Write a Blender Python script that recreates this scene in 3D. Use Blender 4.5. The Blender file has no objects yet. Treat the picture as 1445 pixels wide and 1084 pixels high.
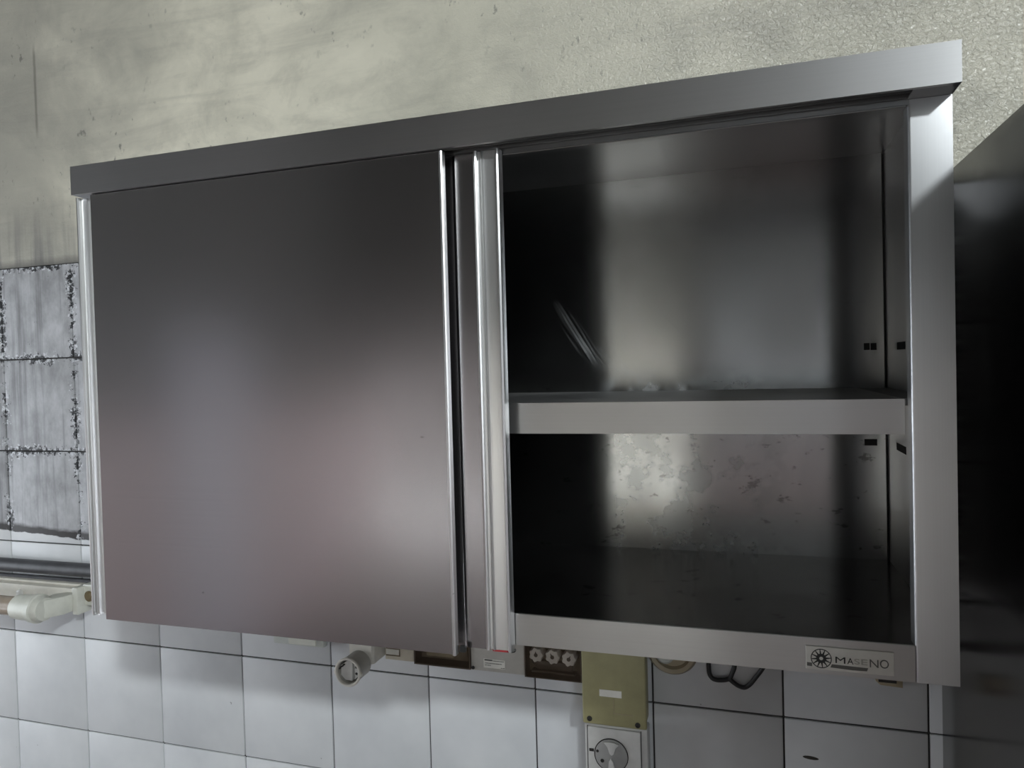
import bpy, bmesh, math, random
from mathutils import Vector, Matrix

random.seed(7)
C = bpy.context.scene.collection
SC = bpy.context.scene
OZ = 1.32            # the cabinet's underside hangs 1.32 m above the floor
WY = 0.3513          # face of the rear wall; the cabinet's front frame is the plane Y = 0

# ------------------------------------------------------------------ camera
cd = bpy.data.cameras.new('camera')
cam = bpy.data.objects.new('camera', cd)
C.objects.link(cam)
cd.sensor_width = 36.0
cd.lens = 1013.86 / 1445.0 * 36.0
cd.clip_start = 0.02
R0 = (0.953511627, 0.300194369, -0.026437043)
R1 = (-0.018916897, -0.027930290, -0.999430863)
R2 = (-0.300761912, 0.953469055, -0.020953111)
cam.matrix_world = Matrix(((R0[0], -R1[0], -R2[0], -0.2088),
                           (R0[1], -R1[1], -R2[1], -0.8231),
                           (R0[2], -R1[2], -R2[2], 0.3345 + OZ),
                           (0, 0, 0, 1)))
SC.camera = cam

# ------------------------------------------------------------------ light and exposure
SC.view_settings.view_transform = 'Standard'
SC.view_settings.look = 'None'
SC.view_settings.gamma = 1.0
SC.view_settings.use_curve_mapping = False
SC.view_settings.exposure = 0.0

w = bpy.data.worlds.new('overcast_sky')
SC.world = w
w.use_nodes = True
bg = w.node_tree.nodes['Background']
bg.inputs['Color'].default_value = (0.84, 0.92, 1.0, 1)
bg.inputs['Strength'].default_value = 10.0

def lamp_point(name, loc, energy, radius, col):
    l = bpy.data.lights.new(name, 'POINT')
    l.energy = energy
    l.shadow_soft_size = radius
    l.color = col
    o = bpy.data.objects.new(name, l)
    o.location = (loc[0], loc[1], loc[2] + OZ)
    C.objects.link(o)
    return o

def portal(name, loc, rot, sx, sz):
    l = bpy.data.lights.new(name, 'AREA')
    l.shape = 'RECTANGLE'
    l.size, l.size_y = sx, sz
    l.cycles.is_portal = True
    o = bpy.data.objects.new(name, l)
    o.location = loc
    o.rotation_euler = rot
    C.objects.link(o)
    return o

lamp_point('ceiling_bulb', (2.24, -3.50, 2.55), 600.0, 0.14, (0.90, 0.965, 1.0))

FY = -4.2            # inner face of the wall behind the camera
XL, XR = -3.1, 4.0   # inner faces of the side walls
ZC = 5.20            # ceiling height above the floor
DOOR = (-1.42, -0.62, 0.0, 1.60)      # doorway in the wall behind the camera: x0, x1, z0, z1
FILL_R = (1.45, 2.65, 1.00, 2.15)          # right opening in the same wall, added and placed for fill daylight
FILL_L = (-3.0, -1.85, 0.35, 1.70)       # unseen opening added behind the camera to brighten the left door's reflection
FILL_M = (-0.45, 1.00, 1.35, 1.90)        # middle opening added in the same wall to lift the upper compartment's reflection
LWIN = (-0.85, -0.10, 0.6, 1.8)        # window in the left wall: y0, y1, z0, z1
portal('doorway_daylight', ((DOOR[0] + DOOR[1]) / 2, FY - 0.1, (DOOR[2] + DOOR[3]) / 2), (math.pi / 2, 0, 0), DOOR[1] - DOOR[0], DOOR[3] - DOOR[2])
portal('right_fill_opening', ((FILL_R[0] + FILL_R[1]) / 2, FY - 0.1, (FILL_R[2] + FILL_R[3]) / 2), (math.pi / 2, 0, 0), FILL_R[1] - FILL_R[0], FILL_R[3] - FILL_R[2])
portal('left_fill_opening', ((FILL_L[0] + FILL_L[1]) / 2, FY - 0.1, (FILL_L[2] + FILL_L[3]) / 2), (math.pi / 2, 0, 0), FILL_L[1] - FILL_L[0], FILL_L[3] - FILL_L[2])
portal('middle_fill_opening', ((FILL_M[0] + FILL_M[1]) / 2, FY - 0.1, (FILL_M[2] + FILL_M[3]) / 2), (math.pi / 2, 0, 0), FILL_M[1] - FILL_M[0], FILL_M[3] - FILL_M[2])
portal('side_window_daylight', (XL - 0.1, (LWIN[0] + LWIN[1]) / 2, (LWIN[2] + LWIN[3]) / 2), (math.pi / 2, 0, -math.pi / 2), LWIN[1] - LWIN[0], LWIN[3] - LWIN[2])

# ------------------------------------------------------------------ helpers
class MB:
    """collects shapes given in scene coordinates (z measured from the cabinet's underside)"""
    def __init__(self):
        self.bm = bmesh.new()

    def box(self, x0, x1, y0, y1, z0, z1, bev=0.0, seg=1):
        vs = [self.bm.verts.new((x, y, z)) for x in (x0, x1) for y in (y0, y1) for z in (z0, z1)]
        q = [(0, 1, 3, 2), (4, 6, 7, 5), (0, 4, 5, 1), (2, 3, 7, 6), (0, 2, 6, 4), (1, 5, 7, 3)]
        fs = [self.bm.faces.new([vs[i] for i in f]) for f in q]
        if bev > 0:
            es = list({e for f in fs for e in f.edges})
            bmesh.ops.bevel(self.bm, geom=es, offset=bev, segments=seg, profile=0.5, affect='EDGES', clamp_overlap=True)
        return self

    def prism(self, pts, axis, a, b, bev=0.0):
        """closed outline pts extruded along axis from a to b; outline in the two other axes in x, y, z order"""
        def P(p, t):
            return {'x': (t, p[0], p[1]), 'y': (p[0], t, p[1]), 'z': (p[0], p[1], t)}[axis]
        A = [self.bm.verts.new(P(p, a)) for p in pts]
        B = [self.bm.verts.new(P(p, b)) for p in pts]
        n = len(pts)
        fs = [self.bm.faces.new(A), self.bm.faces.new(B[::-1])]
        for i in range(n):
            fs.append(self.bm.faces.new([A[i], B[i], B[(i + 1) % n], A[(i + 1) % n]]))
        bmesh.ops.recalc_face_normals(self.bm, faces=fs)
        if bev > 0:
            es = list({e for f in fs[:2] for e in f.edges})
            bmesh.ops.bevel(self.bm, geom=es, offset=bev, segments=2, profile=0.5, affect='EDGES', clamp_overlap=True)
        return self

    def lathe(self, c, axis, prof, n=32):
        """prof: list of (radius, offset along axis) about the centre c; radius 0 closes"""
        rings = []
        for r, h in prof:
            ring = []
            for k in range(n if r > 1e-7 else 1):
                t = 2 * math.pi * k / n
                u, v = r * math.cos(t), r * math.sin(t)
                d = {'x': (h, u, v), 'y': (u, h, v), 'z': (u, v, h)}[axis]
                ring.append(self.bm.verts.new((c[0] + d[0], c[1] + d[1], c[2] + d[2])))
            rings.append(ring)
        fs = []
        for A, B in zip(rings, rings[1:]):
            for k in range(n):
                k2 = (k + 1) % n
                if len(A) == 1 and len(B) == 1:
                    continue
                if len(A) == 1:
                    fs.append(self.bm.faces.new([A[0], B[k], B[k2]]))
                elif len(B) == 1:
                    fs.append(self.bm.faces.new([A[k], B[0], A[k2]]))
                else:
                    fs.append(self.bm.faces.new([A[k], B[k], B[k2], A[k2]]))
        bmesh.ops.recalc_face_normals(self.bm, faces=fs)
        return self

    def tube(self, path, r, n=10, flat=1.0):
        P = [Vector(p) for p in path]
        rings = []
        for i, p in enumerate(P):
            t = (P[min(i + 1, len(P) - 1)] - P[max(i - 1, 0)]).normalized()
            up = Vector((0, 1, 0)) if abs(t.y) < 0.9 else Vector((1, 0, 0))
            a = t.cross(up).normalized()
            b = t.cross(a).normalized()
            rings.append([self.bm.verts.new(p + a * (r * math.cos(2 * math.pi * k / n)) + b * (r * flat * math.sin(2 * math.pi * k / n))) for k in range(n)])
        fs = []
        for A, B in zip(rings, rings[1:]):
            for k in range(n):
                fs.append(self.bm.faces.new([A[k], B[k], B[(k + 1) % n], A[(k + 1) % n]]))
        fs.append(self.bm.faces.new(rings[0][::-1]))
        fs.append(self.bm.faces.new(rings[-1]))
        bmesh.ops.recalc_face_normals(self.bm, faces=fs)
        return self

    def mesh(self, name, origin=(0, 0, 0)):
        bm = self.bm
        bm.verts.ensure_lookup_table()
        uv = bm.loops.layers.uv.new('UVMap')
        bm.normal_update()
        for f in bm.faces:
            n = f.normal
            ax = max(range(3), key=lambda i: abs(n[i]))
            for l in f.loops:
                x, y, z = l.vert.co
                l[uv].uv = (y, z) if ax == 0 else ((x, z) if ax == 1 else (x, y))
            f.smooth = True
        for e in bm.edges:
            if len(e.link_faces) == 2 and e.calc_face_angle(0) > math.radians(32):
                e.smooth = False
        for v in bm.verts:
            v.co -= Vector(origin)
        me = bpy.data.meshes.new(name)
        bm.to_mesh(me)
        bm.free()
        return me

def thing(name, label, cat, loc, group=None):
    o = bpy.data.objects.new(name, None)
    o.empty_display_size = 0.05
    C.objects.link(o)
    o.location = (loc[0], loc[1], loc[2] + OZ)
    o['label'] = label
    o['category'] = cat
    if group:
        o['group'] = group
    return o

def root_of(o):
    while o.parent:
        o = o.parent
    return o

def part(name, mb, m, parent, label=None):
    """a mesh under a thing, a part or a piece of the setting"""
    r = root_of(parent)
    org = (r.location.x, r.location.y, r.location.z - OZ)
    o = bpy.data.objects.new(name, mb.mesh(name, org))
    C.objects.link(o)
    o.parent = parent
    if m:
        o.data.materials.append(m)
    if label:
        o['label'] = label
    return o

def single(name, mb, m, label, cat, loc, group=None):
    o = bpy.data.objects.new(name, mb.mesh(name, loc))
    C.objects.link(o)
    o.location = (loc[0], loc[1], loc[2] + OZ)
    o.data.materials.append(m)
    o['label'] = label
    o['category'] = cat
    if group:
        o['group'] = group
    return o

def struct(name, mb, m):
    o = bpy.data.objects.new(name, mb.mesh(name))
    C.objects.link(o)
    o.location = (0, 0, OZ)
    o.data.materials.append(m)
    o['kind'] = 'structure'
    return o

# ------------------------------------------------------------------ materials
class NT:
    def __init__(self, name):
        self.m = bpy.data.materials.new(name)
        self.m.use_nodes = True
        self.t = self.m.node_tree
        self.b = self.t.nodes['Principled BSDF']

    def n(self, typ, **kw):
        nd = self.t.nodes.new(typ)
        for k, v in kw.items():
            if k.startswith('i_'):
                nd.inputs[k[2:].replace('_', ' ')].default_value = v
            else:
                setattr(nd, k, v)
        return nd

    def l(self, a, b):
        self.t.links.new(a, b)

    def math(self, op, a, b=None, c=None, clamp=False):
        nd = self.n('ShaderNodeMath', operation=op, use_clamp=clamp)
        for i, v in enumerate((a, b, c)):
            if v is None:
                continue
            if isinstance(v, (int, float)):
                nd.inputs[i].default_value = v
            else:
                self.l(v, nd.inputs[i])
        return nd.outputs[0]

    def pos(self):
        return self.n('ShaderNodeNewGeometry').outputs['Position']

    def obj(self):
        return self.n('ShaderNodeTexCoord').outputs['Object']

    def scaled(self, vec, s, rot=(0, 0, 0), loc=(0, 0, 0)):
        mp = self.n('ShaderNodeMapping')
        mp.inputs['Scale'].default_value = s
        mp.inputs['Rotation'].default_value = rot
        mp.inputs['Location'].default_value = loc
        self.l(vec, mp.inputs['Vector'])
        return mp.outputs[0]

    def noise(self, vec, scale, detail=4, rough=0.55, dist=0.0):
        nd = self.n('ShaderNodeTexNoise')
        nd.inputs['Scale'].default_value = scale
        nd.inputs['Detail'].default_value = detail
        nd.inputs['Roughness'].default_value = rough
        nd.inputs['Distortion'].default_value = dist
        self.l(vec, nd.inputs['Vector'])
        return nd.outputs['Fac']

    def ramp(self, fac, a, b, va=0.0, vb=1.0, smooth=False):
        nd = self.n('ShaderNodeMapRange', clamp=True)
        if smooth:
            nd.interpolation_type = 'SMOOTHSTEP'
        for nm, v in zip(('From Min', 'From Max', 'To Min', 'To Max'), (a, b, va, vb)):
            nd.inputs[nm].default_value = v
        self.l(fac, nd.inputs['Value'])
        return nd.outputs[0]

    def mix(self, fac, a, b, mode='MIX'):
        nd = self.n('ShaderNodeMix', data_type='RGBA', blend_type=mode)
        if isinstance(fac, (int, float)):
            nd.inputs[0].default_value = fac
        else:
            self.l(fac, nd.inputs[0])
        for i, v in ((6, a), (7, b)):
            if isinstance(v, tuple):
                nd.inputs[i].default_value = (*v, 1) if len(v) == 3 else v
            else:
                self.l(v, nd.inputs[i])
        return nd.outputs[2]

    def sep(self, vec):
        nd = self.n('ShaderNodeSeparateXYZ')
        self.l(vec, nd.inputs[0])
        return nd.outputs

    def bump(self, h, strength, dist):
        nd = self.n('ShaderNodeBump')
        nd.inputs['Strength'].default_value = strength
        nd.inputs['Distance'].default_value = dist
        self.l(h, nd.inputs['Height'])
        self.l(nd.outputs[0], self.b.inputs['Normal'])

    def set(self, **kw):
        for k, v in kw.items():
            s = self.b.inputs[k.replace('_', ' ')]
            if isinstance(v, tuple):
                s.default_value = (*v, 1) if len(v) == 3 else v
            elif isinstance(v, (int, float)):
                s.default_value = v
            else:
                self.l(v, s)

def plain(name, col, rough=0.5, metal=0.0, spec=0.5, var=0.10, scale=30.0):
    """paint or plastic with a faint uneven wear"""
    t = NT(name)
    f = t.noise(t.obj(), scale, 5, 0.6)
    c = t.mix(t.ramp(f, 0.3, 0.7), tuple(x * (1 - var) for x in col), tuple(min(1, x * (1 + var)) for x in col))
    t.set(Base_Color=c, Roughness=rough, Metallic=metal)
    t.b.inputs['Specular IOR Level'].default_value = spec
    return t.m

def steel(name, col=(0.56, 0.56, 0.56), rough=0.345, aniso=0.6, brush='h', grime=0.25, rv=0.05):
    """brushed stainless steel with smears and a little grime"""
    t = NT(name)
    p = t.pos()
    s = (1.5, 1.5, 600) if brush == 'h' else (600, 600, 1.5)
    br = t.noise(t.scaled(p, s), 1.0, 2, 0.5)
    sm = t.noise(t.scaled(p, (1.3, 1.3, 0.9) if brush == 'h' else (2.5, 2.5, 0.8)), 3.0, 2, 0.4)
    c = t.mix(br, tuple(x * 0.95 for x in col), tuple(x * 1.04 for x in col))
    c = t.mix(t.ramp(sm, 0.30, 0.80, 0.0, grime, True), c, tuple(x * y for x, y in zip(col, (0.62, 0.58, 0.55))))
    spots = t.noise(t.scaled(p, (60, 60, 110)), 1.0, 2, 0.5)
    c = t.mix(t.ramp(spots, 0.775, 0.81, 0.0, 0.4), c, (0.05, 0.045, 0.04))
    r = t.ramp(sm, 0.25, 0.75, rough - rv, rough + rv, True)
    t.set(Base_Color=c, Roughness=r, Metallic=1.0, Anisotropic=aniso, Anisotropic_Rotation=0.25 if brush == 'h' else 0.0)
    tg = t.n('ShaderNodeTangent', direction_type='UV_MAP')
    tg.uv_map = 'UVMap'
    t.l(tg.outputs[0], t.b.inputs['Tangent'])
    return t.m

M = {}
M['steel'] = steel('brushed_steel')
M['steel_door'] = steel('door_steel', (0.50, 0.485, 0.49), 0.228, 0.3, 'h', 0.15, 0.02)
M['steel_v'] = steel('upright_steel', (0.56, 0.565, 0.57), 0.37, 0.5, 'v', 0.20)
M['steel_edge'] = steel('bright_steel_edge', (0.74, 0.74, 0.73), 0.34, 0.2, 'v', 0.05)
M['steel_lip'] = steel('lip_steel', (0.55, 0.55, 0.54), 0.345, 0.5, 'h', 0.35)
M['steel_dark'] = steel('unpolished_shaded_steel', (0.30, 0.30, 0.30), 0.45, 0.3, 'h', 0.3)  # on the header rail and right fascia end its darkness is painted shade
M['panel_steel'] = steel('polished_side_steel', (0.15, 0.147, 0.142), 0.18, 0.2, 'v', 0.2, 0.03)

def steel_interior(name, col, rough, scratches):
    """back and floor of the cabinet: steel with scuffs, old glue patches and grease"""
    t = NT(name)
    p = t.pos()
    sm = t.noise(t.scaled(p, (2.6, 2.6, 1.0)), 4.0, 4, 0.5, 0.3)
    c = t.mix(t.ramp(sm, 0.28, 0.78, 0.0, 0.4, True), col, tuple(x * 0.6 for x in col))
    fl = t.noise(t.scaled(p, (34, 34, 60)), 1.0, 4, 0.65)
    c = t.mix(t.math('MULTIPLY', t.ramp(fl, 0.62, 0.68, 0.0, 0.6), t.ramp(t.sep(p)[2], OZ + 0.26, OZ + 0.33, 1.0, 0.12)), c, (0.06, 0.055, 0.05))
    r = t.ramp(sm, 0.25, 0.78, rough - 0.02, rough + 0.04, True)
    metal = 1.0
    if scratches:
        x, y, z = t.sep(p)
        def strokes(cx0, cz0, ca, sa, half, length, amount):
            ax = t.math('ADD', t.math('MULTIPLY', x, ca), t.math('MULTIPLY', z, sa))
            st = t.n('ShaderNodeCombineXYZ')
            t.l(t.math('MULTIPLY', ax, 260.0), st.inputs[0])
            t.l(t.math('MULTIPLY', z, 5.0), st.inputs[1])
            f = t.noise(st.outputs[0], 1.0, 2, 0.5)
            dx = t.math('SUBTRACT', ax, ca * cx0 + sa * (cz0 + OZ))
            dz = t.math('SUBTRACT', z, cz0 + OZ)
            d = t.math('ADD', t.math('MULTIPLY', t.math('MULTIPLY', dx, dx), 1 / half ** 2), t.math('MULTIPLY', t.math('MULTIPLY', dz, dz), 1 / length ** 2))
            return t.math('MULTIPLY', t.ramp(d, 0.2, 1.0, amount, 0.0), t.ramp(f, 0.45, 0.62))
        # pale scuffs: slanted strokes low on the left, a fainter one beside them
        mk = t.math('MAXIMUM', strokes(-0.464, 0.390, 0.858, 0.513, 0.017, 0.060, 0.5), strokes(-0.310, 0.402, 0.738, 0.675, 0.005, 0.035, 0.3))
        mk = t.math('MAXIMUM', mk, strokes(-0.415, 0.345, 0.80, 0.60, 0.03, 0.030, 0.2))
        # dull glue residue along the foot of the upper compartment
        g = t.noise(t.scaled(p, (24, 24, 26)), 1.0, 4, 0.6)
        band = t.math('MULTIPLY', t.ramp(z, OZ + 0.300, OZ + 0.335, 1.0, 0.0), t.math('MULTIPLY', t.ramp(x, -0.43, -0.40), t.ramp(x, -0.20, -0.12, 1.0, 0.0)))
        mk = t.math('MAXIMUM', mk, t.math('MULTIPLY', band, t.ramp(g, 0.46, 0.56, 0.0, 0.5)))
        c = t.mix(mk, c, (0.52, 0.53, 0.52))
        metal = t.ramp(mk, 0.0, 1.0, 1.0, 0.35)
    t.set(Base_Color=c, Roughness=r, Metallic=metal, Anisotropic=0.85, Anisotropic_Rotation=0.25)
    tg = t.n('ShaderNodeTangent', direction_type='UV_MAP')
    tg.uv_map = 'UVMap'
    t.l(tg.outputs[0], t.b.inputs['Tangent'])
    return t.m

M['steel_back'] = steel_interior('scuffed_back_steel', (0.50, 0.505, 0.50), 0.19, True)
M['steel_floor'] = steel_interior('greasy_floor_steel', (0.40, 0.39, 0.38), 0.212, False)

def plaster():
    """painted plaster, trowelled, rougher towards the right, darker towards the left, with drip marks"""
    t = NT('painted_plaster')
    p = t.pos()
    x, y, z = t.sep(p)
    big = t.noise(p, 2.3, 6, 0.62, 0.4)
    mid = t.noise(t.scaled(p, (7, 1, 10), (0, 0.4, 0)), 1.0, 6, 0.7, 0.5)
    smear = t.noise(t.scaled(p, (3.0, 1, 22), (0, 0.22, 0)), 1.0, 5, 0.65, 0.5)
    c = t.mix(t.ramp(big, 0.3, 0.7), (0.50, 0.48, 0.392), (0.78, 0.735, 0.60))
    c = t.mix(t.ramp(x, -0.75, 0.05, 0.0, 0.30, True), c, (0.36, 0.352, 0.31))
    c = t.mix(t.ramp(mid, 0.46, 0.72, 0.0, 0.42), c, (0.24, 0.235, 0.205))
    c = t.mix(t.ramp(smear, 0.5, 0.75, 0.0, 0.35), c, (0.27, 0.26, 0.23))
    left_dark = t.ramp(t.math('ADD', x, t.math('MULTIPLY', t.math('SUBTRACT', big, 0.5), 1.2)), -1.75, -1.05, 0.62, 0.0, True)  # darkens the plaster towards the left, border broken up by noise
    c = t.mix(left_dark, c, (0.22, 0.212, 0.19))
    grit = t.noise(t.scaled(p, (70, 1, 45)), 1.0, 3, 0.6)
    gm = t.noise(p, 5.0, 3, 0.5)
    c = t.mix(t.math('MULTIPLY', t.ramp(grit, 0.64, 0.72), t.ramp(gm, 0.44, 0.6, 0.0, 0.7)), c, (0.10, 0.10, 0.09))
    # drips above the tiles
    drip = t.noise(t.scaled(p, (42, 1, 2.2)), 1.0, 3, 0.6)
    low = t.ramp(z, OZ + 0.60, OZ + 0.72, 1.0, 0.0)
    c = t.mix(t.math('MULTIPLY', low, t.ramp(drip, 0.46, 0.68, 0.0, 0.75)), c, (0.14, 0.135, 0.13))
    c = t.mix(t.ramp(z, OZ + 0.585, OZ + 0.602, 0.75, 0.0), c, (0.09, 0.085, 0.075))
    # one long dark streak at the left
    dx = t.math('ABSOLUTE', t.math('SUBTRACT', x, t.math('ADD', -1.6285, t.math('MULTIPLY', t.math('SUBTRACT', grit, 0.5), 0.004))))
    st = t.math('MULTIPLY', t.ramp(dx, 0.0012, 0.005, 1.0, 0.0), t.math('MULTIPLY', t.ramp(z, OZ + 0.85, OZ + 0.88), t.ramp(z, OZ + 1.03, OZ + 1.06, 1.0, 0.0)))
    c = t.mix(t.math('MULTIPLY', st, 0.6), c, (0.13, 0.12, 0.10))
    t.set(Base_Color=c, Roughness=t.ramp(x, -0.8, 0.0, 0.45, 0.20))
    fine = t.noise(t.scaled(p, (170, 1, 210), (0, 0.5, 0)), 1.0, 4, 0.6, 0.8)
    rough_right = t.ramp(x, -0.9, 0.0, 0.10, 1.0, True)
    h = t.math('ADD', t.math('MULTIPLY', fine, rough_right), t.math('MULTIPLY', smear, 0.45))
    t.b.inputs['Specular IOR Level'].default_value = 0.8
    t.bump(h, 1.0, 0.0040)
    return t.m

def tile_mat():
    """glazed white wall tile; above the cabinet's foot line it was painted grey and has gone mouldy"""
    t = NT('glazed_wall_tile')
    p = t.pos()
    o = t.obj()
    x, y, z = t.sep(p)
    ox, oy, oz = t.sep(o)
    cloud = t.noise(p, 5.0, 4, 0.55)
    c = t.mix(t.ramp(cloud, 0.3, 0.7), (0.53, 0.54, 0.55), (0.68, 0.685, 0.685))
    speck = t.noise(t.scaled(p, (85, 85, 85)), 1.0, 2, 0.5)
    c = t.mix(t.ramp(speck, 0.775, 0.80, 0.0, 0.6), c, (0.12, 0.11, 0.10))
    # grey paint, ragged lower edge
    edge = t.math('ADD', z, t.math('MULTIPLY', t.math('SUBTRACT', t.noise(t.scaled(p, (30, 1, 60)), 1.0, 4, 0.6), 0.5), 0.012))
    edge = t.math('ADD', edge, t.math('MULTIPLY', t.math('ADD', x, 1.65), 0.055))
    paint = t.ramp(edge, OZ - 0.0005, OZ + 0.0015)
    mott = t.noise(t.scaled(p, (22, 1, 14)), 1.0, 5, 0.65)
    grey = t.mix(t.ramp(mott, 0.32, 0.68), (0.27, 0.27, 0.275), (0.50, 0.50, 0.515))
    drip = t.noise(t.scaled(p, (55, 1, 2.6)), 1.0, 3, 0.6)
    grey = t.mix(t.ramp(drip, 0.50, 0.72, 0.0, 0.72), grey, (0.10, 0.10, 0.10))
    band = t.math('MULTIPLY', t.ramp(edge, OZ + 0.013, OZ + 0.021, 1.0, 0.0), paint)
    grey = t.mix(t.math('MULTIPLY', band, 0.96), grey, (0.022, 0.018, 0.016))
    # mould and flaked paint round the edges of each painted tile
    ex = t.math('SUBTRACT', 0.099, t.math('ABSOLUTE', ox))
    ez = t.math('SUBTRACT', 0.099, t.math('ABSOLUTE', oz))
    e = t.math('MINIMUM', ex, ez)
    mo = t.noise(t.scaled(p, (95, 1, 95)), 1.0, 5, 0.7)
    mo2 = t.noise(p, 11.0, 4, 0.65)
    near = t.ramp(e, 0.0, 0.026, 0.27, -0.06)
    near = t.math('MULTIPLY', near, t.ramp(mo2, 0.34, 0.62, 0.2, 1.25))
    flake = t.ramp(t.math('ADD', mo, near), 0.70, 0.74)
    grey = t.mix(t.math('MULTIPLY', flake, t.ramp(mo2, 0.42, 0.5)), grey, (0.62, 0.63, 0.65))
    dark = t.ramp(t.math('ADD', t.noise(t.scaled(p, (120, 1, 120), loc=(3, 0, 5)), 1.0, 5, 0.72), near), 0.70, 0.76)
    grey = t.mix(dark, grey, (0.028, 0.028, 0.03))
    spots = t.noise(t.scaled(p, (48, 1, 48)), 1.0, 3, 0.6)
    grey = t.mix(t.ramp(spots, 0.72, 0.76, 0.0, 0.7), grey, (0.06, 0.06, 0.06))
    c = t.mix(paint, c, grey)
    t.set(Base_Color=c, Roughness=t.ramp(paint, 0, 1, 0.50, 0.62))
    t.bump(t.math('ADD', t.math('MULTIPLY', cloud, 0.5), t.math('MULTIPLY', flake, paint)), 0.25, 0.0015)
    return t.m

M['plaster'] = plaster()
M['tile'] = tile_mat()
M['grout'] = plain('dark_grout', (0.045, 0.042, 0.04), 0.9)
M['ceiling'] = plain('ceiling_paint', (0.12, 0.115, 0.105), 0.8)
def room_paint():
    """pinkish tiled dado up to 1.45 m, sooty grey paint above"""
    t = NT('room_wall_paint')
    x, y, z = t.sep(t.pos())
    f = t.noise(t.pos(), 3.0, 5, 0.6)
    lo = t.mix(t.ramp(f, 0.3, 0.7), (0.43, 0.335, 0.33), (0.53, 0.425, 0.415))
    hi = t.mix(t.ramp(f, 0.3, 0.7), (0.055, 0.054, 0.052), (0.11, 0.107, 0.10))
    t.set(Base_Color=t.mix(t.ramp(z, 1.44, 1.46), lo, hi), Roughness=0.6)
    return t.m
M['roomwall'] = room_paint()
M['floor'] = plain('terracotta_floor', (0.085, 0.066, 0.062), 0.5, scale=6)
M['ground'] = plain('outdoor_paving', (0.52, 0.50, 0.46), 0.9)
M['doorpaint'] = plain('door_paint', (0.55, 0.54, 0.60), 0.5, scale=3)
M['block_brown'] = plain('blocker_brown', (0.085, 0.072, 0.066), 0.9, scale=2)
M['block_grey'] = plain('blocker_grey', (0.165, 0.168, 0.168), 0.9, scale=2)
M['block_cream'] = plain('blocker_cream', (0.56, 0.51, 0.43), 0.9, scale=2)
M['cream'] = plain('cream_plastic', (0.56, 0.51, 0.41), 0.45)
M['cream_light'] = plain('pale_cream_plastic', (0.64, 0.61, 0.54), 0.45)
M['greybeige'] = plain('grey_beige_plastic', (0.45, 0.43, 0.385), 0.5)
M['white'] = plain('white_plastic', (0.60, 0.59, 0.56), 0.4)
M['offwhite'] = plain('yellowed_white_plastic', (0.60, 0.60, 0.53), 0.4)
M['olive'] = plain('yellowed_olive_plastic', (0.32, 0.295, 0.155), 0.45)
M['brown'] = plain('brown_plastic', (0.075, 0.055, 0.038), 0.35, var=0.25)
M['brown_mid'] = plain('stained_brown_plastic', (0.19, 0.15, 0.10), 0.4, var=0.3, scale=60)
M['fuse'] = plain('fuse_cap_ceramic', (0.66, 0.60, 0.52), 0.4)
M['black'] = plain('black_rubber', (0.012, 0.012, 0.012), 0.5)
M['dark'] = plain('dark_metal', (0.02, 0.018, 0.016), 0.55)
M['slotdark'] = plain('slot_shadow_metal', (0.012, 0.011, 0.011), 0.7)
M['pipe'] = plain('sooty_pipe', (0.055, 0.055, 0.06), 0.5, var=0.35, scale=25)
M['tubeglass'] = plain('smoked_lamp_tube', (0.33, 0.27, 0.21), 0.25, var=0.2, scale=14)
M['tan'] = plain('tan_plastic', (0.36, 0.30, 0.20), 0.45)
M['tan_dark'] = plain('tan_recess', (0.17, 0.13, 0.07), 0.5)
M['paleblock'] = plain('pale_translucent_plastic', (0.52, 0.54, 0.50), 0.4)
M['sticker'] = plain('white_sticker', (0.72, 0.70, 0.63), 0.6)
M['badge'] = plain('nameplate_aluminium', (0.60, 0.58, 0.53), 0.5, 0.25)
M['ink'] = plain('black_print', (0.02, 0.02, 0.018), 0.6)
M['ink_mid'] = plain('worn_black_print', (0.10, 0.095, 0.085), 0.6)
M['ink_pale'] = plain('rubbed_off_print', (0.33, 0.32, 0.28), 0.6)
M['red'] = plain('red_plastic', (0.30, 0.02, 0.025), 0.4)
M['paint_dark'] = plain('tile_chip', (0.05, 0.045, 0.035), 0.8)
M['lens'] = plain('grey_recess_plastic', (0.33, 0.325, 0.31), 0.35)

def smoked_cover():
    t = NT('smoked_cover')
    t.set(Base_Color=(0.10, 0.07, 0.045), Roughness=0.12, Alpha=0.16)
    return t.m
M['smoke'] = smoked_cover()

# ------------------------------------------------------------------ the room
# rear wall: substrate, plaster above the tile line, one object per tile
ZT = 0.5833
TS = 0.2
TX0, TZ0 = -1.7521, -0.2167
mb = MB()
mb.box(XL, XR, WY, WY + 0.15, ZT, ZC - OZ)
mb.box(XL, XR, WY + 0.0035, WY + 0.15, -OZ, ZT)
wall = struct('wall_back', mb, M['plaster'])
wall.data.materials.append(M['grout'])
for f in wall.data.polygons:
    if f.center.z < ZT - 0.01:
        f.material_index = 1

mbt = MB().box(-0.0986, 0.0986, 0, 0.009, -0.0986, 0.0986, 0.0011, 2)
tile_me = mbt.mesh('tile')
tile_me.materials.append(M['tile'])
for j in range(-4, 4):
    for i in range(-2, 11):
        t_ = bpy.data.objects.new('tile', tile_me)
        C.objects.link(t_)
        t_.parent = wall
        t_.location = (TX0 + (i + 0.5) * TS, WY + random.uniform(-0.0003, 0.0003), TZ0 + (j + 0.5) * TS)
        t_.rotation_euler = (random.uniform(-0.002, 0.002), 0, random.uniform(-0.002, 0.002))
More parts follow.
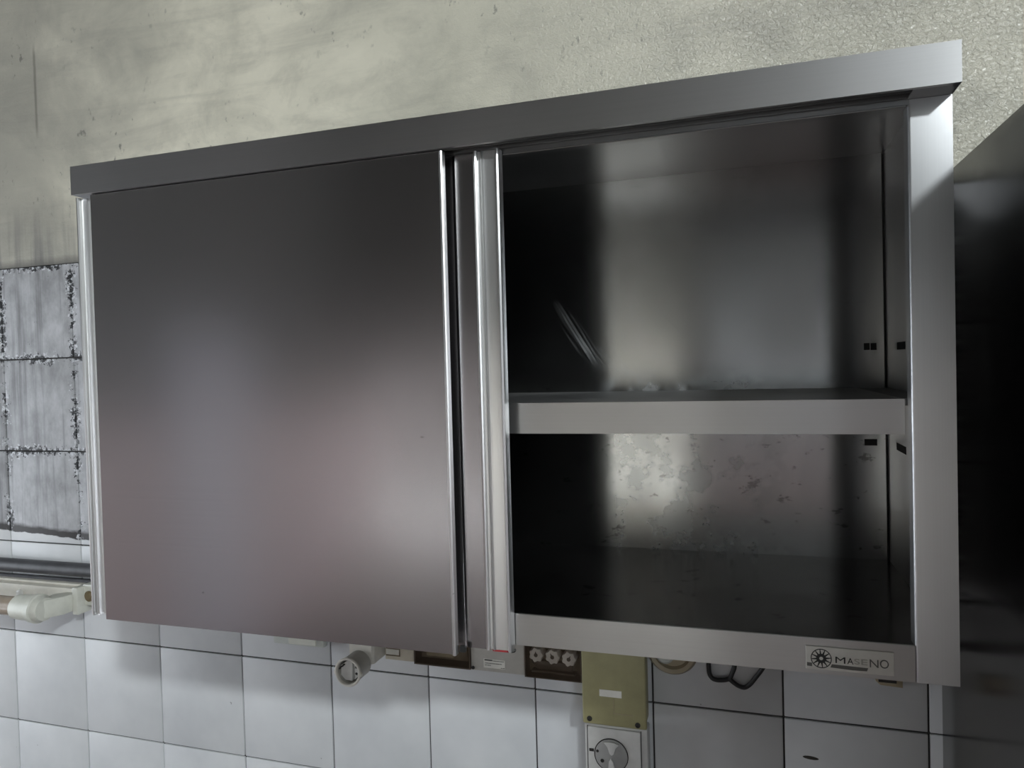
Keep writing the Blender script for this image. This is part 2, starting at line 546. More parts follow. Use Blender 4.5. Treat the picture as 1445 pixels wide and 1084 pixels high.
# chip in the glaze of a lower tile
mb = MB().lathe((-0.114, WY - 0.0003, -0.275), 'y', [(0, -0.0007), (0.010, -0.0004), (0.0135, 0.0008), (0, 0.0009)], 16)
for v in mb.bm.verts:
    v.co.z = -0.275 + (v.co.z + 0.275) * 0.24 - (v.co.x + 0.114) * 0.06
part('tile_chip', mb, M['paint_dark'], wall)

struct('floor', MB().box(XL, XR, FY, WY + 0.15, -OZ - 0.1, -OZ), M['floor'])
struct('ceiling', MB().box(XL - 0.2, XR + 0.2, FY - 0.2, WY + 0.15, ZC - OZ, ZC - OZ + 0.1), M['ceiling'])
struct('wall_right', MB().box(XR, XR + 0.2, FY - 0.2, WY + 0.15, -OZ, ZC - OZ), M['roomwall'])
mb = MB()
y0, y1, z0, z1 = LWIN
mb.box(XL - 0.2, XL, FY - 0.2, y0, -OZ, ZC - OZ)
mb.box(XL - 0.2, XL, y1, WY + 0.15, -OZ, ZC - OZ)
mb.box(XL - 0.2, XL, y0, y1, -OZ, z0 - OZ)
mb.box(XL - 0.2, XL, y0, y1, z1 - OZ, ZC - OZ)
struct('wall_left', mb, M['roomwall'])
d1 = struct('door_1', MB().box(XL + 0.001, XL + 0.04, -2.90, -2.32, -OZ, 1.92 - OZ, 0.004), M['doorpaint'])
part('handle', MB().tube([(XL + 0.06, -2.40, -0.30), (XL + 0.06, -2.52, -0.30)], 0.010, 10), M['steel_edge'], d1)
mb = MB()
mb.box(XL, FILL_L[0], FY - 0.2, FY, -OZ, ZC - OZ)
mb.box(FILL_L[0], FILL_L[1], FY - 0.2, FY, -OZ, FILL_L[2] - OZ)
mb.box(FILL_L[0], FILL_L[1], FY - 0.2, FY, FILL_L[3] - OZ, ZC - OZ)
mb.box(FILL_L[1], DOOR[0], FY - 0.2, FY, -OZ, ZC - OZ)
mb.box(DOOR[0], DOOR[1], FY - 0.2, FY, DOOR[3] - OZ, ZC - OZ)
mb.box(DOOR[1], FILL_M[0], FY - 0.2, FY, -OZ, ZC - OZ)
mb.box(FILL_M[0], FILL_M[1], FY - 0.2, FY, -OZ, FILL_M[2] - OZ)
mb.box(FILL_M[0], FILL_M[1], FY - 0.2, FY, FILL_M[3] - OZ, ZC - OZ)
mb.box(FILL_M[1], FILL_R[0], FY - 0.2, FY, -OZ, ZC - OZ)
mb.box(FILL_R[0], FILL_R[1], FY - 0.2, FY, -OZ, FILL_R[2] - OZ)
mb.box(FILL_R[0], FILL_R[1], FY - 0.2, FY, FILL_R[3] - OZ, ZC - OZ)
mb.box(FILL_R[1], XR, FY - 0.2, FY, -OZ, ZC - OZ)
struct('wall_front', mb, M['roomwall'])
struct('daylight_blocker', MB().box(-2.3, -0.9, FY - 3.4, FY - 3.2, -OZ - 0.02, 3.2), M['block_cream'])  # unseen outer wall added to dim the daylight in the doorway
struct('daylight_blocker', MB().box(-0.899, 2.2, FY - 3.4, FY - 3.2, -OZ - 0.02, 3.2), M['block_grey'])  # unseen grey outer wall added to dim the middle opening
struct('daylight_blocker', MB().box(-11, -2.301, FY - 3.4, FY - 3.2, -OZ - 0.02, 3.8), M['block_brown'])  # unseen dark outer wall added to tone down the left opening
struct('ground', MB().box(-14, 14, -16, FY - 0.2, -OZ - 0.12, -OZ - 0.02), M['ground'])

# ------------------------------------------------------------------ tall steel unit at the right edge
UX0, UX1, UY0 = 0.0655, 0.66, -0.41
u = thing('tall_unit', 'tall dark steel unit whose polished side stands right of the open cabinet', 'unit', (0.36, -0.05, -OZ))
part('body', MB().box(UX0 + 0.0015, UX1, UY0 + 0.02, WY - 0.001, -OZ + 0.08, ZT - 0.004), M['steel_dark'], u)
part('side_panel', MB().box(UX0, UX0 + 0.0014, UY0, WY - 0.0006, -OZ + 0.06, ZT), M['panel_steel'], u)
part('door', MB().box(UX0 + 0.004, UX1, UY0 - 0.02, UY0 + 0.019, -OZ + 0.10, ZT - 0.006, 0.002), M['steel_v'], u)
for sx in (UX0 + 0.05, UX1 - 0.05):
    for sy in (UY0 + 0.06, WY - 0.06):
        part('leg', MB().lathe((sx, sy, -OZ), 'z', [(0, 0), (0.02, 0), (0.02, 0.082), (0, 0.082)], 16), M['steel_dark'], u)

# ------------------------------------------------------------------ the wall cabinet
CW = 1.105
ZTOP = 0.637
cab = thing('wall_cabinet', 'long stainless steel wall cabinet with sliding doors, right half open', 'cabinet', (-0.5525, 0.347, 0.0))
T = 0.0012
part('side_panel', MB().box(-T, 0, 0.0015, 0.3484, 0.0, 0.6351), M['steel_v'], cab)
part('side_panel', MB().box(-CW, -CW + T, 0.0015, 0.3484, 0.0, 0.6351), M['steel_v'], cab)
bp = part('back_panel', MB().box(-CW + 0.003, -0.0042, 0.3474, 0.3484, 0.0, 0.6351), M['steel_back'], cab)
part('gap_shade_strip', MB().box(-CW + 0.0005, -0.0005, 0.34845, 0.3489, 0.0, 0.6351), M['slotdark'], cab)  # dark strip added behind the back panel to paint shade into the corner gaps
part('bottom_panel', MB().box(-CW + 0.002, -0.0016, 0.0022, 0.347, 0.0355, 0.0375), M['steel_floor'], cab)
part('bottom_rail', MB().box(-CW + 0.040, -0.0405, 0.0, 0.0016, 0.0, 0.0376).box(-CW + 0.040, -0.0405, 0.0017, 0.02, 0.0, 0.0012)
     .lathe((-0.55, 0.0014, 0.0372), 'x', [(0, -0.5105), (0.0014, -0.5105), (0.0014, 0.5093), (0, 0.5093)], 10), M['steel_lip'], cab)
for s in (0, 1):
    mb = MB()
    if s == 0:
        arc = [(-0.0375 - 0.0030 * math.sin(q * math.pi / 10), 0.0028 - 0.0030 * math.cos(q * math.pi / 10)) for q in range(6)]
        mb.prism([(-0.0001, -0.0002)] + arc + [(-0.0405, 0.018), (-0.0393, 0.018), (-0.0393, 0.0030), (-0.0375, 0.0012), (-0.0001, 0.0012)], 'z', 0.0, 0.5965)
    else:
        mb.box(-CW, -CW + 0.0395, -0.0002, 0.0012, 0.0, 0.5965, 0.0004)
    part('stile', mb, M['steel_v'], cab)
# top: fascia with folded lower edge, lid, header and the two door tracks
part('fascia', MB().prism([(-0.0332, 0.597), (-0.0332, ZTOP), (0.3485, ZTOP), (0.3485, 0.6352), (-0.0318, 0.6352), (-0.0318, 0.5985), (-0.0275, 0.5985), (-0.0275, 0.597)], 'x', -CW, 0.0), M['steel'], cab)
part('fascia_end', MB().box(-0.0013, -0.0001, -0.0317, 0.0, 0.597, 0.6351).box(-0.0405, -0.0014, -0.0274, -0.0004, 0.597, 0.5982), M['steel_dark'], cab)  # darker steel than the left end: shade under the overhang put into the colour
part('fascia_end', MB().box(-CW + 0.0001, -CW + 0.0013, -0.0317, 0.0, 0.597, 0.6351).box(-CW + 0.0014, -CW + 0.03, -0.0274, -0.0004, 0.597, 0.5982), M['steel_v'], cab)
part('header_rail', MB().box(-CW + 0.0015, -0.0015, 0.0, 0.0012, 0.5917, 0.6345), M['steel_dark'], cab)  # dark steel colour stands in for the shade of the fascia overhang
part('header_lip', MB().box(-CW + 0.0415, -0.0415, -0.0003, 0.012, 0.5900, 0.5915, 0.0004), M['steel'], cab)
part('door_track', MB().box(-CW + 0.03, -0.041, -0.0045, -0.003, 0.597, 0.635).box(-CW + 0.03, -0.041, -0.0200, -0.0186, 0.5975, 0.635), M['steel_dark'], cab)
# shelf, a folded tray
part('shelf', MB().prism([(0.020, 0.2548), (0.020, 0.2922), (0.3465, 0.2935), (0.3465, 0.2921), (0.0214, 0.2908), (0.0214, 0.256), (0.035, 0.256), (0.035, 0.2548)], 'x', -CW + 0.045, -0.0428), M['steel_lip'], cab)
part('shelf_edge', MB().box(-0.0427, -0.0016, 0.0222, 0.3465, 0.285, 0.2925), M['steel_dark'], cab)
# keyhole slots for the shelf brackets
for x0, x1, za, zb in ((-0.0312, -0.0236, 0.3487, 0.3588), (-0.0222, -0.0143, 0.3484, 0.3585), (-0.0324, -0.0154, 0.2072, 0.2168)):
    part('slot', MB().box(x0, x1, 0.3469, 0.3473, za, zb), M['slotdark'], cab)
for ya, yb, za, zb in ((0.222, 0.272, 0.3468, 0.3568), (0.226, 0.284, 0.2085, 0.2185)):
    part('slot', MB().box(-0.0017, -0.0013, ya, yb, za, zb), M['slotdark'], cab)

# left sliding door, the front one
dl = part('sliding_door', MB().box(-1.0762, -0.5435, -0.028, -0.0215, -0.0075, 0.5955), M['steel_door'], cab)
part('handle_profile', MB().prism([(-1.1025, -0.0275), (-1.1010, -0.0290), (-1.0990, -0.0290), (-1.0978, -0.0272), (-1.0975, -0.0225), (-1.0935, -0.0225), (-1.0925, -0.0255), (-1.0910, -0.0258), (-1.0900, -0.0240),
     (-1.0885, -0.0200), (-1.0800, -0.0200), (-1.0775, -0.0215), (-1.0764, -0.0262), (-1.0764, -0.0175), (-1.1025, -0.0175)], 'z', -0.0035, 0.5935), M['steel_edge'], dl)
part('edge_trim', MB().prism([(-0.5434, -0.0282), (-0.5422, -0.0300), (-0.5404, -0.0302), (-0.5388, -0.0292), (-0.5383, -0.0270), (-0.5383, -0.0215), (-0.5434, -0.0215)], 'z', -0.0085, 0.5950), M['steel_edge'], dl)
part('slider', MB().box(-0.5382, -0.5300, -0.0200, -0.0150, -0.0078, 0.0, 0.001), M['black'], dl)
# right sliding door, pushed behind the left one
dr = part('sliding_door', MB().prism([(-1.03, -0.0062), (-0.5352, -0.0062), (-0.5345, -0.0080), (-0.5328, -0.0092), (-0.5300, -0.0095), (-0.5062, -0.0095), (-0.5062, -0.0022), (-1.03, -0.0022)], 'z', -0.0048, 0.5935), M['steel_door'], cab)
part('handle_profile', MB().prism([(-0.5061, -0.0105), (-0.5048, -0.0150), (-0.5025, -0.0160), (-0.5008, -0.0150), (-0.5003, -0.0105), (-0.4975, -0.0100), (-0.4968, -0.0125), (-0.4950, -0.0135), (-0.4935, -0.0115),
     (-0.4900, -0.0108), (-0.4785, -0.0108), (-0.4770, -0.0150), (-0.4752, -0.0168), (-0.4733, -0.0155), (-0.4725, -0.0120), (-0.4725, -0.0024), (-0.5061, -0.0024)], 'z', -0.0036, 0.5945), M['steel_edge'], dr)
part('slider', MB().box(-0.4985, -0.4775, -0.0104, -0.0060, -0.0062, -0.0037), M['red'], dr, 'red plastic slider under the handle edge')
part('end_cap', MB().lathe((-0.4745, -0.0075, -0.0036), 'z', [(0, -0.003), (0.004, -0.002), (0.0048, 0.0), (0, 0.0)], 14), M['black'], dr)

# nameplate
npl = part('nameplate', MB().box(-0.1457, -0.0603, -0.0018, -0.0004, 0.0050, 0.0297, 0.0003), M['badge'], cab, 'pale metal nameplate with a wheel emblem and worn lettering')
mb = MB()
ec = (-0.1304, 0.0172)
def ring_y(mb, c, y, ro, ri, n=32):
    mb.lathe((c[0], y, c[1]), 'y', [(ri, 0), (ri, -0.0003), (ro, -0.0003), (ro, 0)], n)
ring_y(mb, ec, -0.0018, 0.0104, 0.0095)
ring_y(mb, ec, -0.0018, 0.0050, 0.0019)
for k in range(12):
    a = 2 * math.pi * k / 12 + 0.12
    d, n_ = (math.cos(a), math.sin(a)), (-math.sin(a), math.cos(a))
    pts = [(ec[0] + d[0] * r + n_[0] * w_, ec[1] + d[1] * r + n_[1] * w_) for r, w_ in ((0.0045, -0.0009), (0.0096, -0.00035), (0.0096, 0.00035), (0.0045, 0.0009))]
    mb.prism(pts, 'y', -0.0021, -0.0018)
part('emblem', mb, M['ink'], npl, 'dark spoked wheel emblem')
part('smear', MB().prism([(-0.1445, 0.0082), (-0.1445, 0.0120), (-0.1395, 0.0118), (-0.1395, 0.0080)], 'y', -0.0020, -0.0018)
     .prism([(-0.1215, 0.0085), (-0.1200, 0.0120), (-0.0850, 0.0112), (-0.0862, 0.0078), (-0.1000, 0.0075)], 'y', -0.0020, -0.0018), M['ink_mid'], npl, 'dark smeared stroke')

def letter(ch, x0, x1, z0, z1, y, m, parent, rot=0.0, name='letter'):
    cu = bpy.data.curves.new('font', 'FONT')
    cu.body = ch
    cu.extrude = 0.5
    tmp = bpy.data.objects.new('font', cu)
    C.objects.link(tmp)
    bpy.context.view_layer.update()
    me0 = tmp.to_mesh()
    bm = bmesh.new()
    bm.from_mesh(me0)
    tmp.to_mesh_clear()
    bpy.data.objects.remove(tmp)
    xs = [v.co.x for v in bm.verts]
    ys = [v.co.y for v in bm.verts]
    zs = [v.co.z for v in bm.verts]
    for v in bm.verts:
        fx = (v.co.x - min(xs)) / (max(xs) - min(xs))
        fy = (v.co.y - min(ys)) / (max(ys) - min(ys))
        fz = (v.co.z - min(zs)) / (max(zs) - min(zs))
        v.co = (x0 + fx * (x1 - x0), y - 0.0003 * fz, z0 + fy * (z1 - z0))
    mb = MB()
    mb.bm.free()
    mb.bm = bm
    return part(name, mb, m, parent)

for ch, xa, xb, za, zb, mt in (('M', -0.1165, -0.1068, 0.0138, 0.0205, 'ink'), ('A', -0.1050, -0.0990, 0.0138, 0.0202, 'ink'), ('S', -0.0982, -0.0930, 0.0142, 0.0200, 'ink_pale'),
                               ('E', -0.0915, -0.0855, 0.0142, 0.0200, 'ink_pale'), ('N', -0.0835, -0.0752, 0.0125, 0.0208, 'ink_mid'), ('O', -0.0738, -0.0655, 0.0125, 0.0215, 'ink_mid')):
    letter(ch, xa, xb, za, zb, -0.0018, M[mt], npl)

# ------------------------------------------------------------------ electrical fittings under the cabinet
def screw(c, r, parent):
    x, y, z = c
    part('screw', MB().lathe((x, y, z), 'y', [(0, -0.0004), (r * 0.45, -0.0006), (r * 0.55, -0.0016), (r, -0.0012), (r, 0.0008), (0, 0.0008)], 18), M['dark'], parent)

# round projecting socket on a square base
s = thing('round_socket', 'grey white round socket barrel projecting from wall under the left door', 'socket', (-0.835, WY, -0.15))
part('base', MB().prism([(-0.868, 0.279), (-0.825, 0.279), (-0.8215, 0.2825), (-0.8215, WY - 0.001), (-0.868, WY - 0.001)], 'z', -0.1722, -0.105, 0.0012).box(-0.8238, -0.8212, 0.284, 0.300, -0.152, -0.120, 0.0006), M['cream_light'], s)
part('barrel', MB().lathe((-0.8485, 0.238, -0.1712), 'y', [(0.0222, 0.0405), (0.0222, 0.004), (0.0228, 0.003)], 40)
     .lathe((-0.8485, 0.238, -0.1712), 'y', [(0.0197, 0.0025), (0.0190, 0.030), (0, 0.030)], 40), M['greybeige'], s)
part('rim', MB().lathe((-0.8485, 0.238, -0.1712), 'y', [(0.0229, 0.0045), (0.0245, 0.003), (0.0247, 0.0), (0.0236, -0.0014), (0.0216, -0.0014), (0.0204, 0.0), (0.0199, 0.004)], 40).box(-0.826, -0.8215, 0.237, 0.242, -0.176, -0.170, 0.001).box(-0.8748, -0.871, 0.237, 0.242, -0.176, -0.170, 0.001), M['cream_light'], s)
part('insert', MB().prism([(-0.8655, -0.1630), (-0.8660, -0.1800), (-0.8570, -0.1880), (-0.8450, -0.1885), (-0.8440, -0.1560), (-0.8520, -0.1540)], 'y', 0.2455, 0.268, 0.0008)
     .prism([(-0.8410, -0.1570), (-0.8410, -0.1870), (-0.8330, -0.1800), (-0.8320, -0.1640)], 'y', 0.2475, 0.268, 0.0008), M['white'], s)
part('contact', MB().tube([(-0.8690, 0.244, -0.1700), (-0.8660, 0.244, -0.1680), (-0.8640, 0.244, -0.1650), (-0.8610, 0.244, -0.1640), (-0.8590, 0.244, -0.1610), (-0.8570, 0.244, -0.1610)], 0.0012, 8), M['dark'], s)
for zz in (-0.165, -0.176):
    part('contact', MB().lathe((-0.8370, 0.2473, zz), 'y', [(0, -0.0004), (0.0022, -0.0004), (0.0022, 0.0004), (0, 0.0004)], 14), M['dark'], s)
screw((-0.8720, WY - 0.0012, -0.1455), 0.0022, s)

# label box
ZB = -0.1765
b = thing('label_box', 'cream plastic wall box with white label window beside round socket', 'electrical box', (-0.79, WY, ZB))
part('body', MB().box(-0.8185, -0.7592, 0.316, WY - 0.001, ZB, -0.085, 0.0015, 2), M['cream'], b)
part('window_frame', MB().box(-0.8160, -0.7885, 0.3150, 0.3158, -0.1690, -0.1670).box(-0.7905, -0.7885, 0.3150, 0.3158, -0.1669, -0.1570).box(-0.8160, -0.7885, 0.3150, 0.3158, -0.1569, -0.1550), M['brown_mid'], b)
part('label_window', MB().box(-0.8158, -0.7907, 0.3154, 0.3159, -0.1668, -0.1572), M['sticker'], b)

# breaker box behind a smoked window
b = thing('breaker_box', 'brown stained breaker box window between cream box and data plate', 'electrical box', (-0.708, WY, ZB))
part('body', MB().box(-0.7590, -0.6535, 0.336, WY - 0.001, ZB, -0.085), M['brown_mid'], b)
part('frame', MB().box(-0.7590, -0.7560, 0.309, 0.3359, ZB, -0.085, 0.0005).box(-0.6562, -0.6535, 0.309, 0.3359, ZB, -0.085, 0.0005).box(-0.7559, -0.6563, 0.309, 0.3359, ZB, -0.1735, 0.0005), M['brown'], b)
part('switch_bar', MB().box(-0.7400, -0.6880, 0.318, 0.3359, -0.1640, -0.1420, 0.003, 2), M['tan'], b, 'tan switch bar behind the smoked window')
part('smoked_cover', MB().box(-0.7558, -0.6564, 0.3105, 0.3118, -0.1733, -0.086), M['smoke'], b)

# data plate box
b = thing('meter_box', 'grey beige wall box with printed data plate under sliding door handle', 'electrical box', (-0.604, WY, ZB))
part('body', MB().box(-0.6530, -0.5562, 0.311, WY - 0.001, ZB, -0.085, 0.0012, 2), M['greybeige'], b)
dp = part('data_plate', MB().box(-0.6300, -0.5915, 0.3102, 0.3109, -0.1700, -0.1545, 0.0002), M['sticker'], b)
mb = MB().box(-0.6280, -0.6140, 0.3099, 0.3101, -0.1575, -0.1556)
part('print', mb, M['ink'], dp)
mb = MB()
x = -0.6130
random.seed(3)
while x < -0.5940:
    w_ = random.uniform(0.001, 0.0026); mb.box(x, min(x + w_, -0.5930), 0.3099, 0.3101, -0.1578, -0.1567); x += w_ + 0.0006
for zz, xe in ((-0.1615, -0.5985), (-0.1650, -0.6180), (-0.1680, -0.5935)):
    x = -0.6270 if zz > -0.167 else -0.5990
    while x < xe:
        w_ = random.uniform(0.001, 0.0028); mb.box(x, min(x + w_, xe + 0.001), 0.3099, 0.3101, zz - 0.0009, zz + 0.0003); x += w_ + 0.0008
part('print', mb, M['ink_mid'], dp)
screw((-0.6492, 0.311, -0.1722), 0.0029, b)

# fuse box with three caps behind smoked plastic
b = thing('fuse_box', 'dark brown fuse box with three pale star shaped fuse caps', 'electrical box', (-0.508, WY, ZB))
part('body', MB().box(-0.5560, -0.4596, 0.332, WY - 0.001, ZB, -0.085), M['brown_mid'], b)
part('frame', MB().box(-0.5560, -0.5540, 0.305, 0.3319, ZB, -0.085, 0.0004).box(-0.4615, -0.4596, 0.305, 0.3319, ZB, -0.085, 0.0004).box(-0.5539, -0.4616, 0.305, 0.3319, ZB, -0.1745, 0.0004), M['brown'], b)
part('fuse_rail', MB().prism([(-0.5480, -0.1580), (-0.5480, -0.1540), (-0.4830, -0.1540), (-0.4790, -0.1580), (-0.4790, -0.1680), (-0.5400, -0.1680)], 'y', 0.322, 0.3319, 0.0015).box(-0.5480, -0.4740, 0.318, 0.3319, -0.1725, -0.1695), M['brown'], b)
for k, (fx, fz) in enumerate(((-0.5370, -0.1395), (-0.5090, -0.1405), (-0.4815, -0.1415))):
    pts = []
    n_ = 28
    for q in range(n_):
        a = 2 * math.pi * q / n_ + k * 0.35
        rr = 0.0112 + 0.0013 * math.cos(7 * a)
        pts.append((fx + rr * math.cos(a), fz + rr * math.sin(a)))
    fc = part('fuse_cap', MB().prism(pts, 'y', 0.3085, 0.3319, 0.0008), M['fuse'], b)
    part('fuse_eye', MB().lathe((fx, 0.3084, fz), 'y', [(0, -0.0006), (0.0033, -0.0004), (0.0033, 0.0), (0, 0.0)], 16).prism([(fx - 0.0022, fz + 0.001), (fx + 0.0022, fz + 0.001), (fx + (0.0002, -0.003, 0.004)[k] - 0.0005, fz + 0.0065)], 'y', 0.3079, 0.3084), M['brown'], fc)
part('smoked_cover', MB().box(-0.5538, -0.4617, 0.3060, 0.3072, -0.1743, -0.086), M['smoke'], b)

# yellowed olive box
b = thing('junction_box', 'yellowed olive plastic box with small white sticker above power outlet', 'electrical box', (-0.409, WY, -0.2395))
part('body', MB().box(-0.4560, -0.3595, 0.308, WY - 0.001, -0.2375, -0.09), M['olive'], b)
part('cover', MB().box(-0.4590, -0.3565, 0.301, 0.3079, -0.2395, -0.088, 0.0028, 3), M['olive'], b)
part('sticker', MB().box(-0.4305, -0.3950, 0.3003, 0.3009, -0.1920, -0.1810), M['sticker'], b)
part('embossed_mark', MB().box(-0.4085, -0.3770, 0.3006, 0.3011, -0.2185, -0.2175).box(-0.4085, -0.4078, 0.3006, 0.3011, -0.2174, -0.1950), M['tan'], b)
screw((-0.4475, 0.301, -0.2305), 0.0042, b)
screw((-0.3705, 0.301, -0.2322), 0.0042, b)

# power outlet
b = thing('power_outlet', 'white wall power outlet with round grey recess below olive box', 'outlet', (-0.41, WY, -0.36))
part('body', MB().box(-0.4600, -0.3580, 0.320, WY - 0.001, -0.360, -0.2480, 0.003, 2), M['white'], b)
part('plate', MB().box(-0.4545, -0.3690, 0.3165, 0.3199, -0.356, -0.2515, 0.0008), M['white'], b)
for xa in (-0.3688, -0.4556):
    part('plate_edge', MB().box(xa, xa + 0.0010, 0.3175, 0.3199, -0.357, -0.251), M['dark'], b)
oc = (-0.4165, -0.2945)
d_ = part('dial', MB().lathe((oc[0], 0.3164, oc[1]), 'y', [(0.0262, 0.0), (0.0262, -0.0014), (0.0252, -0.0020), (0.0, -0.0020)], 44), M['lens'], b)
part('dial_ring', MB().lathe((oc[0], 0.3164, oc[1]), 'y', [(0.0277, 0.0), (0.0277, -0.0010), (0.0264, -0.0010), (0.0264, 0.0)], 44), M['dark'], b)
part('dial_bridge', MB().prism([(oc[0] - 0.0115, oc[1] + 0.0225), (oc[0] - 0.004, oc[1] + 0.0235), (oc[0] + 0.006, oc[1] + 0.0235), (oc[0] + 0.0135, oc[1] + 0.0205), (oc[0] + 0.0080, oc[1] + 0.0140), (oc[0] + 0.0050, oc[1] + 0.0045), (oc[0] + 0.0015, oc[1] + 0.0020), (oc[0] - 0.0020, oc[1] + 0.0045), (oc[0] - 0.0055, oc[1] + 0.0150)], 'y', 0.3105, 0.3143, 0.0008)
     .prism([(oc[0] - 0.0045, oc[1] - 0.020), (oc[0] - 0.0035, oc[1] - 0.0090), (oc[0], oc[1] - 0.0030), (oc[0] + 0.0040, oc[1] - 0.0085), (oc[0] + 0.0065, oc[1] - 0.020)], 'y', 0.3105, 0.3143, 0.0008), M['white'], b, 'white bridge across the round recess')
part('contact', MB().lathe((oc[0] - 0.0145, 0.3142, oc[1] - 0.0095), 'y', [(0, -0.0006), (0.0030, -0.0006), (0.0030, 0.0), (0, 0.0)], 14), M['dark'], b)
part('contact', MB().lathe((oc[0] - 0.0220, 0.3142, oc[1] + 0.0055), 'y', [(0, -0.0006), (0.0022, -0.0006), (0.0022, 0.0), (0, 0.0)], 14), M['dark'], b)
part('indicator', MB().box(oc[0] - 0.0360, oc[0] - 0.0282, 0.3155, 0.3164, oc[1] + 0.0025, oc[1] + 0.0075, 0.0006), M['dark'], b)

# tan round fitting to the right of the olive box
b = thing('cable_fitting', 'tan brown round cable fitting on tiles right of olive box', 'fitting', (-0.318, WY, -0.125))
part('dish', MB().lathe((-0.3180, WY - 0.001, -0.1210), 'y', [(0.041, 0.0), (0.0405, -0.012), (0.036, -0.020), (0.030, -0.0185), (0.027, -0.012), (0, -0.012)], 40), M['tan'], b)
part('plug', MB().lathe((-0.3290, WY - 0.0131, -0.1275), 'y', [(0.0145, 0.0), (0.0140, -0.010), (0.011, -0.013), (0, -0.0135)], 28), M['paleblock'], b)

# looped black cable
pts = [(-0.2600, -0.105), (-0.2622, -0.1300), (-0.2624, -0.1450), (-0.2612, -0.1570), (-0.2560, -0.1640), (-0.2450, -0.1650), (-0.2318, -0.1612), (-0.2262, -0.1498), (-0.2232, -0.1390), (-0.2200, -0.1150)]
pts2 = [(-0.2318, -0.1612), (-0.2250, -0.1665), (-0.2170, -0.1712), (-0.2085, -0.1722), (-0.2003, -0.1660), (-0.1920, -0.1545), (-0.1819, -0.1397), (-0.1690, -0.1150)]
def smooth(p, n=4):
    out = []
    for i in range(len(p) - 1):
        p0, p1, p2, p3 = p[max(i - 1, 0)], p[i], p[i + 1], p[min(i + 2, len(p) - 1)]
        for k in range(n):
            t = k / n
            out.append(tuple(0.5 * (2 * p1[d] + (p2[d] - p0[d]) * t + (2 * p0[d] - 5 * p1[d] + 4 * p2[d] - p3[d]) * t * t + (3 * p1[d] - p0[d] - 3 * p2[d] + p3[d]) * t ** 3) for d in range(2)))
    out.append(p[-1])
    return out
mb = MB()
mb.tube([(a, WY - 0.008, c) for a, c in smooth(pts)], 0.0036, 10)
mb.tube([(a, WY - 0.0085, c) for a, c in smooth(pts2)], 0.0036, 10)
single('looped_cable', mb, M['black'], 'thick black cable hanging in a double loop under cabinet', 'cable', (-0.215, WY - 0.008, -0.105))

# small tan tag under the nameplate, pale block under the left door
b = thing('wall_tag', 'small tan tag on tiles just below the nameplate corner', 'tag', (-0.006, WY, -0.148))
part('plate', MB().prism([(-0.0200, -0.120), (-0.0230, -0.1425), (-0.0170, -0.1475), (0.0125, -0.1490), (0.0130, -0.120)], 'y', WY - 0.010, WY - 0.001, 0.0008), M['tan'], b)
part('clip', MB().box(-0.0200, 0.0040, WY - 0.0125, WY - 0.0102, -0.1420, -0.1385), M['dark'], b)
b = thing('wall_clip', 'pale translucent plastic block on tiles below the left sliding door', 'clip', (-1.01, WY, -0.178))
part('block', MB().box(-1.0660, -0.9560, WY - 0.016, WY - 0.001, -0.1775, -0.120, 0.003, 2), M['paleblock'], b)
part('lip', MB().box(-1.0300, -0.9700, WY - 0.020, WY - 0.0161, -0.1740, -0.1600, 0.0015), M['offwhite'], b)

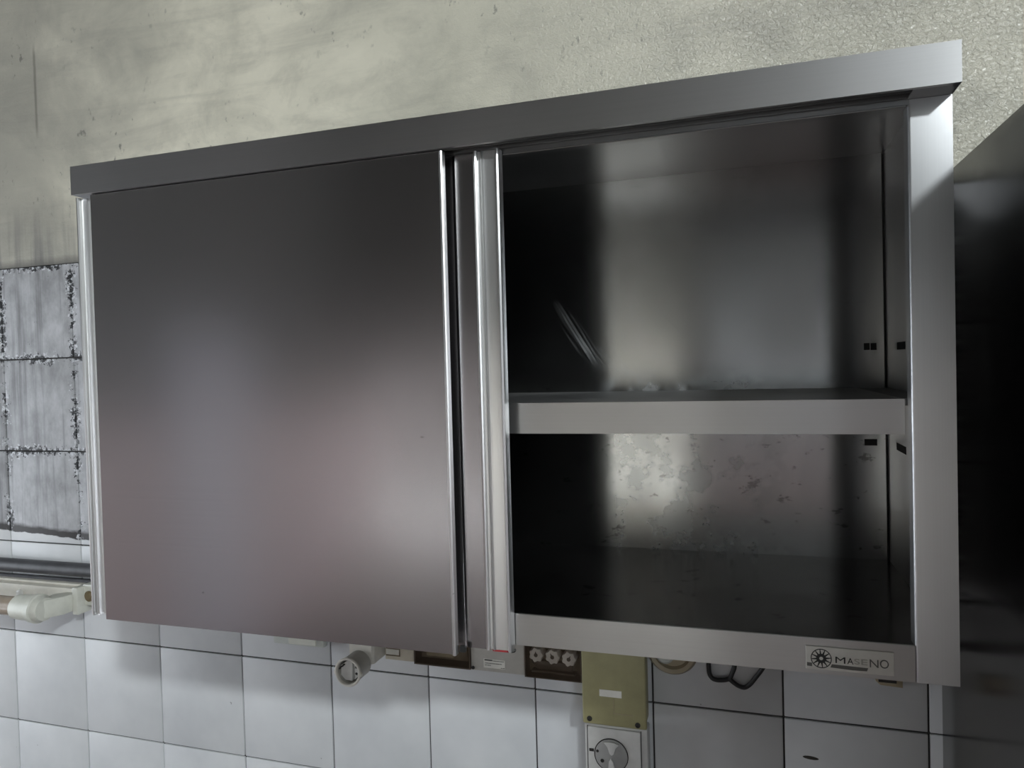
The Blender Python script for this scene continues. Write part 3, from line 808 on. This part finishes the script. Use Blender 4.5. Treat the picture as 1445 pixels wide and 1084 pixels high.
# ------------------------------------------------------------------ left edge: pipe, cable and wall lamp
single('wall_pipe', MB().tube([(-2.9, WY - 0.020, -0.0640), (-1.9, WY - 0.020, -0.0636), (-1.40, WY - 0.020, -0.0625)], 0.0142, 16), M['pipe'], 'sooty dark pipe running along the tiles above wall lamp', 'pipe', (-2.0, WY - 0.02, -0.064))
single('wall_cable', MB().tube([(-2.9, WY - 0.006, -0.0935), (-1.9, WY - 0.006, -0.0930), (-1.40, WY - 0.006, -0.0905)], 0.0048, 10), M['pipe'], 'thin dark cable along the tiles between pipe and lamp', 'cable', (-2.0, WY - 0.006, -0.0935))
b = thing('wall_lamp', 'cream wall lamp with smoke browned tube and white lamp holder', 'lamp', (-1.80, WY, -0.13))
part('housing', MB().box(-2.15, -1.5300, 0.316, WY - 0.001, -0.1480, -0.0985, 0.003, 2).box(-2.15, -1.5230, 0.330, WY - 0.001, -0.0984, -0.0935, 0.001), M['cream_light'], b)
part('end_plate', MB().box(-1.5298, -1.5150, 0.306, WY - 0.001, -0.1490, -0.0930, 0.002, 2), M['offwhite'], b)
part('tube', MB().lathe((0.033, 0.261, -0.1240), 'x', [(0, -2.05), (0.019, -2.05), (0.019, -1.648), (0, -1.648)], 28), M['tubeglass'], b, 'brown smoked lamp tube')
part('lamp_holder', MB().lathe((0.033, 0.261, -0.1240), 'x', [(0.0192, -1.6478), (0.0215, -1.6560), (0.0245, -1.6520), (0.0255, -1.6300), (0.0262, -1.6080), (0.0285, -1.6060), (0.0290, -1.5960), (0.0262, -1.5940), (0.0225, -1.5800), (0, -1.5790)], 32)
     .prism([(-1.5650, 0.246), (-1.5520, 0.246), (-1.5301, 0.290), (-1.5301, 0.318), (-1.5500, 0.318), (-1.5720, 0.300)], 'z', -0.1430, -0.1060, 0.003), M['offwhite'], b, 'white lamp holder')
part('cap_screw', MB().lathe((-1.6850, 0.316, -0.1190), 'y', [(0.0095, 0.0), (0.0090, -0.003), (0.006, -0.005), (0, -0.0055)], 24), M['white'], b)
b = thing('cable_gland', 'small beige gland with round brown plug beside left cabinet edge', 'gland', (-1.50, WY, -0.115))
part('block', MB().box(-1.5220, -1.4700, 0.324, WY - 0.001, -0.1350, -0.0900, 0.004, 2), M['offwhite'], b)
part('plug', MB().lathe((-1.5030, 0.3238, -0.1140), 'y', [(0.0110, 0.0), (0.0110, -0.002), (0.0085, -0.0015), (0.007, -0.004), (0, -0.0045)], 24), M['tan_dark'], b)
